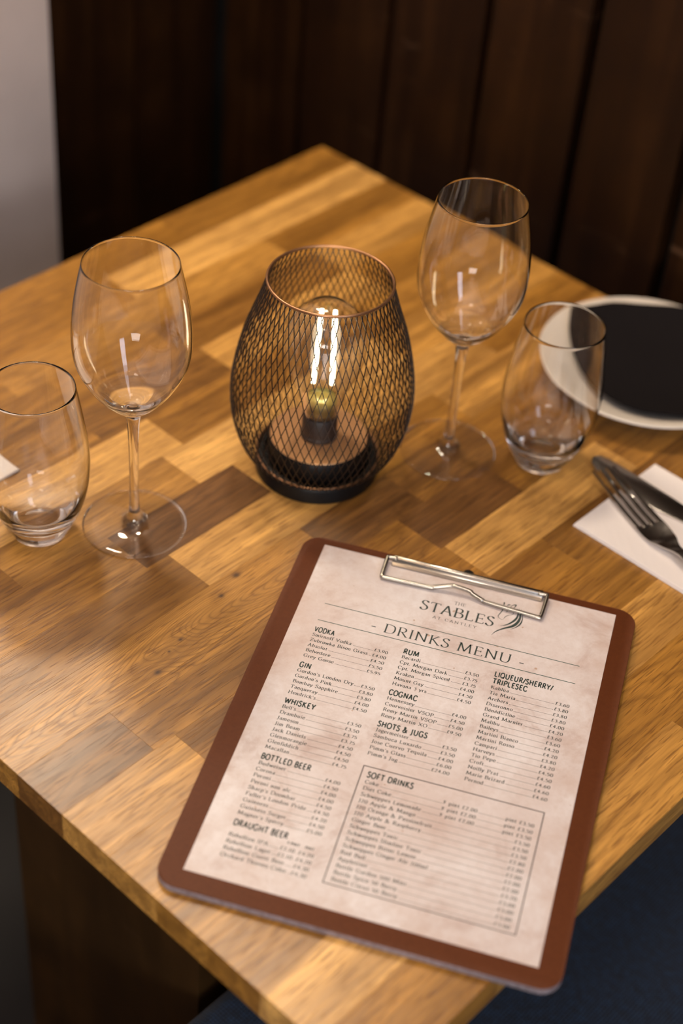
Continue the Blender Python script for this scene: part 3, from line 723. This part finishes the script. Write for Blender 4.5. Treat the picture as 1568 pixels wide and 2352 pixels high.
# ------------------------------------------------------------------ glasses
def thin_faces(o, test):
    o.data.materials.append(M_THIN)
    for p in o.data.polygons:
        c = p.center
        if test(math.hypot(c.x, c.y), c.z): p.material_index = 1
    return o
def wine_glass(x, y, label):
    g = tag(empty('wine_glass', (x, y, TZ + .0002)), label, 'glass', 'empty stemmed wine glasses')
    if not hasattr(wine_glass, 'parts'):
        out = herm([.0985, .1020, .1050, .1120, .1250, .1450, .1650, .1900, .2202], [.0052, .0068, .0105, .0180, .0284, .0378, .0397, .0375, .0315], 64)
        ins = herm([.1092, .1108, .1155, .1260, .1455, .1650, .1900, .2202], [.0052, .0105, .0188, .0278, .0368, .03885, .0369, .03110], 56)
        bowl = [(r, z) for z, r in out] + [(.03142, .2205), (.03118, .2205)] + [(r, z) for z, r in ins[::-1]] + [(.0026, .1089), (0, .1088)]
        stem = [(r, z) for z, r in herm([.0075, .0110, .0200, .0450, .0750, .0920, .0985], [.0062, .0045, .0036, .0033, .0036, .0043, .0052], 40)]
        foot = [(0, .0012), (.010, .0008), (.030, .0002), (.0362, 0), (.0371, .0004), (.0372, .0010), (.0366, .0015)] + \
               [(r, z) for r, z in ((.032, .0018), (.026, .0022), (.020, .0028), (.014, .0038), (.0095, .0053), (.0062, .0075))]
        wine_glass.parts = [('bowl', lathe('bowl', bowl, M_GLASS, g)), ('stem', lathe('stem', stem, M_GLASS, g, 48)), ('foot', thin_faces(lathe('foot', foot, M_GLASS, g, 96), lambda r, z: r < .0352 and (r > .0088 or z < .0013)))]
    else:
        for n_, o in wine_glass.parts:
            c = o.copy(); COL.objects.link(c); c.parent = g
    return g
wine_glass(-.0615, -.1509, 'wine glass in front left of the mesh lamp, beside the left tumbler')
wine_glass(.0346, .0839, 'wine glass standing behind and to the right of the mesh lamp')
def tumbler(x, y, rz, label):
    if not hasattr(tumbler, 'o'):
        out = herm([.0012, .006, .015, .030, .050, .070, .100, .1262], [.0192, .0216, .0262, .0322, .0364, .0370, .0337, .0296], 52)
        ins = herm([.0145, .0175, .024, .034, .050, .070, .100, .1262], [.0150, .0200, .0262, .0312, .0350, .0359, .0329, .02905], 44)
        prof = [(0, .0010), (.014, .0008), (.0165, 0), (.0180, .0002)] + [(r, z) for z, r in out] + [(.02945, .1266), (.02920, .1266)] + \
               [(r, z) for z, r in ins[::-1]] + [(.0095, .0128), (.004, .0121), (0, .0120)]
        tumbler.o = lathe('tumbler', prof, M_GLASS); o = tumbler.o
    else:
        o = tumbler.o.copy(); COL.objects.link(o)
    o.location = (x, y, TZ + .0002); tag(o, label, 'glass', 'stemless water tumblers'); return o
tumbler(-.1013, -.2048, 0, 'stemless glass tumbler at the left edge, in front of the left wine glass')
tumbler(.0904, .1285, 0, 'stemless glass tumbler between the right wine glass and the plate')

# ------------------------------------------------------------------ plate with dark napkin
PX, PY = .0835, .2780
plate = tag(empty('side_plate', (PX, PY, TZ)), 'round off-white side plate with a dark folded napkin on it, by the wall', 'plate')
lathe('plate_body', [(0, .0022), (.046, .0022), (.050, .0003), (.054, .0003), (.056, .0024), (.075, .0110), (.0900, .0190), (.0910, .0202), (.0905, .0212), (.0890, .0212),
      (.073, .0142), (.060, .0085), (.050, .0060), (.0, .0056)], M_PLATE, plate, 128)
def cloth():
    out = [(.0005, .2875), (-.0020, .2850), (-.0005, .2820), (.014, .262), (.033, .2445), (.0575, .2275), (.084, .2175), (.110, .2160), (.137, .228), (.170, .260), (.178, .303), (.166, .350), (.120, .374), (.066, .362), (.022, .328), (.0075, .304)]
    out = catmull([(a, b) for a, b in out], 4, True); v = []; f = []; n = len(out)
    cx, cy = .083, .285; K = (0, .3, .6, .85, 1.0)
    def zz(x, y, k):
        d = math.hypot(x - PX, y - PY); return max(.0100, .0205 * min(d / .083, 1.06) ** 1.3) + .0022 + .0012 * noise.noise(Vector((x*40, y*40, 1)))
    for top in (0, 1):
        for k in K[1:]:
            for a, b in out:
                x, y = cx + (a-cx)*k, cy + (b-cy)*k; v.append((x, y, zz(x, y, k) + (.0026 if top and k < 1 else .0018 if top else 0)))
        v.append((cx, cy, zz(cx, cy, 0) + (.0026 if top else 0)))
    h = (len(K)-1)*n + 1
    for s in (0, h):
        for l in range(len(K)-2):
            for j in range(n):
                a = s + l*n + j; b = s + l*n + (j+1) % n; f.append((a, b, b+n, a+n))
        for j in range(n): f.append((s + h - 1, s + j, s + (j+1) % n))
    o0 = (len(K)-2)*n
    for j in range(n): f.append((o0 + j, o0 + (j+1) % n, h + o0 + (j+1) % n, h + o0 + j))
    o = mesh('napkin', v, f, M_NAPD, None, True, 0.9); o.location = (0, 0, TZ); return o
tag(cloth(), 'charcoal folded napkin lying on the off-white side plate', 'napkin')

# ------------------------------------------------------------------ white napkins and cutlery
def white_napkin(x0, x1, y0, y1, label):
    o = None
    vs = []; fs = []
    for L, (dz, ins) in enumerate(((0.0002, 0.0), (0.0013, .0004), (0.0024, .0009))):
        v, f = box_vf(x0 + ins, x1, y0 + ins * .5, y1 - ins, dz, dz + .0011, .0003); b = len(vs)
        vs += v; fs += [tuple(b + i for i in q) for q in f]
    o = mesh('paper_napkin', vs, fs, M_NAPK); o.location = (0, 0, TZ)
    tag(o, label, 'napkin', 'white folded paper napkins'); return o
white_napkin(.1555, .3470, .0860, .1905, 'white folded paper napkin under the knife and fork at the right edge')
white_napkin(-.3450, -.1585, -.2800, -.1775, 'white folded paper napkin behind the left tumbler, only its corner in view')
def knife():
    k = tag(empty('table_knife', (.119, .1545, TZ)), 'steel table knife lying on the white napkin beneath the fork', 'knife')
    z = .0038
    def flat(pts, z0, z1, name, ins):
        v, f = plate_vf(pts, [(z0, 0), (z1 - .0003, 0), (z1, ins)]); return mesh(name, v, f, M_STEEL, k, True, 0.6)
    up = [(0, .004), (.003, .009), (.010, .0115), (.030, .0118), (.070, .0115), (.105, .0095)]
    dn = [(.105, -.0035), (.090, -.0062), (.070, -.0098), (.050, -.0108), (.028, -.0100), (.012, -.0070), (.003, -.0020)]
    flat(up + dn, z, z + .0014, 'blade', .0012)
    v = []; f = []
    path = [(.103, .0030, z + .0036), (.125, .0028, z + .0040), (.170, .0030, z + .0042), (.215, .0035, z + .0042), (.222, .0036, z + .0042)]
    v, f = tube_vf(path, .0040, 14, taper=[.75, 1.0, 1.1, 1.3, .8]); mesh('handle', v, f, M_STEEL, k, True, 0.8)
    k.rotation_euler = (0, 0, math.radians(-1.5)); return k
knife()
def fork():
    ang = math.radians(-21.4); k = tag(empty('table_fork', (.1364, .1472, TZ), ang), 'steel table fork with four tines lying across the knife on the white napkin', 'fork')
    def zc(s):   # height of the mid surface along the fork
        tb = [(0, .0092), (.02, .0074), (.050, .0062), (.078, .0064), (.090, .0085), (.108, .0125), (.14, .0130), (.21, .0090)]
        for (a, b), (c, d) in zip(tb, tb[1:]):
            if s <= c:
                t = (s-a)/(c-a); t = t*t*(3-2*t); return b + (d-b)*t
        return tb[-1][1]
    hw = .0125
    for i in range(4):
        c = (-1.5 + i) * .0066; v = []; f = []; n = 9
        for j in range(n):
            s = .066 * j / (n-1); cc = c * (0.93 + .07 * j/(n-1)); w = .0009 + .0011 * min(1, j/5); z = zc(s)
            v += [(s, cc - w, z - .0009), (s, cc + w, z - .0009), (s, cc + w*.8, z + .0009), (s, cc - w*.8, z + .0009)]
        for j in range(n-1):
            a = j*4
            for q in range(4): f.append((a+q, a+(q+1) % 4, a+4+(q+1) % 4, a+4+q))
        f += [(3, 2, 1, 0), tuple(range((n-1)*4, n*4))]
        mesh('tine', v, f, M_STEEL, k, True, 0.9)
    W = [(.0640, .0119), (.070, .0121), (.077, .0117), (.084, .0102), (.090, .0076), (.096, .0052), (.103, .0038), (.115, .0034), (.140, .0042), (.165, .0056), (.188, .0068), (.196, .0062), (.200, .003)]
    W = catmull(W, 3); v = []; f = []; m = 9
    for s, w in W:
        z = zc(s)
        for top in (1, -1):
            for q in range(m):
                u = -1 + 2*q/(m-1); cup = .0018 * (1 - u*u) * max(0, 1 - abs(s-.075)/.03)
                v.append((s, u*w*(1 if top > 0 else .97), z - cup + top * .0010 * (1 - .3*u*u)))
    R2_ = 2*m
    for i in range(len(W)-1):
        for q in range(m-1):
            a = i*R2_ + q; f.append((a, a+1, a+1+R2_, a+R2_)); b = i*R2_ + m + q; f.append((b+R2_, b+1+R2_, b+1, b))
        f.append((i*R2_, i*R2_+R2_, i*R2_+R2_+m, i*R2_+m)); a = i*R2_+m-1; f.append((a+R2_, a, a+m, a+R2_+m))
    f.append(tuple(range(m)) + tuple(range(2*m-1, m-1, -1))); e = (len(W)-1)*R2_; f.append(tuple(e+q for q in range(m-1, -1, -1)) + tuple(e+q for q in range(m, 2*m)))
    mesh('fork_body', v, f, M_STEEL, k, True, 0.9); return k
fork()
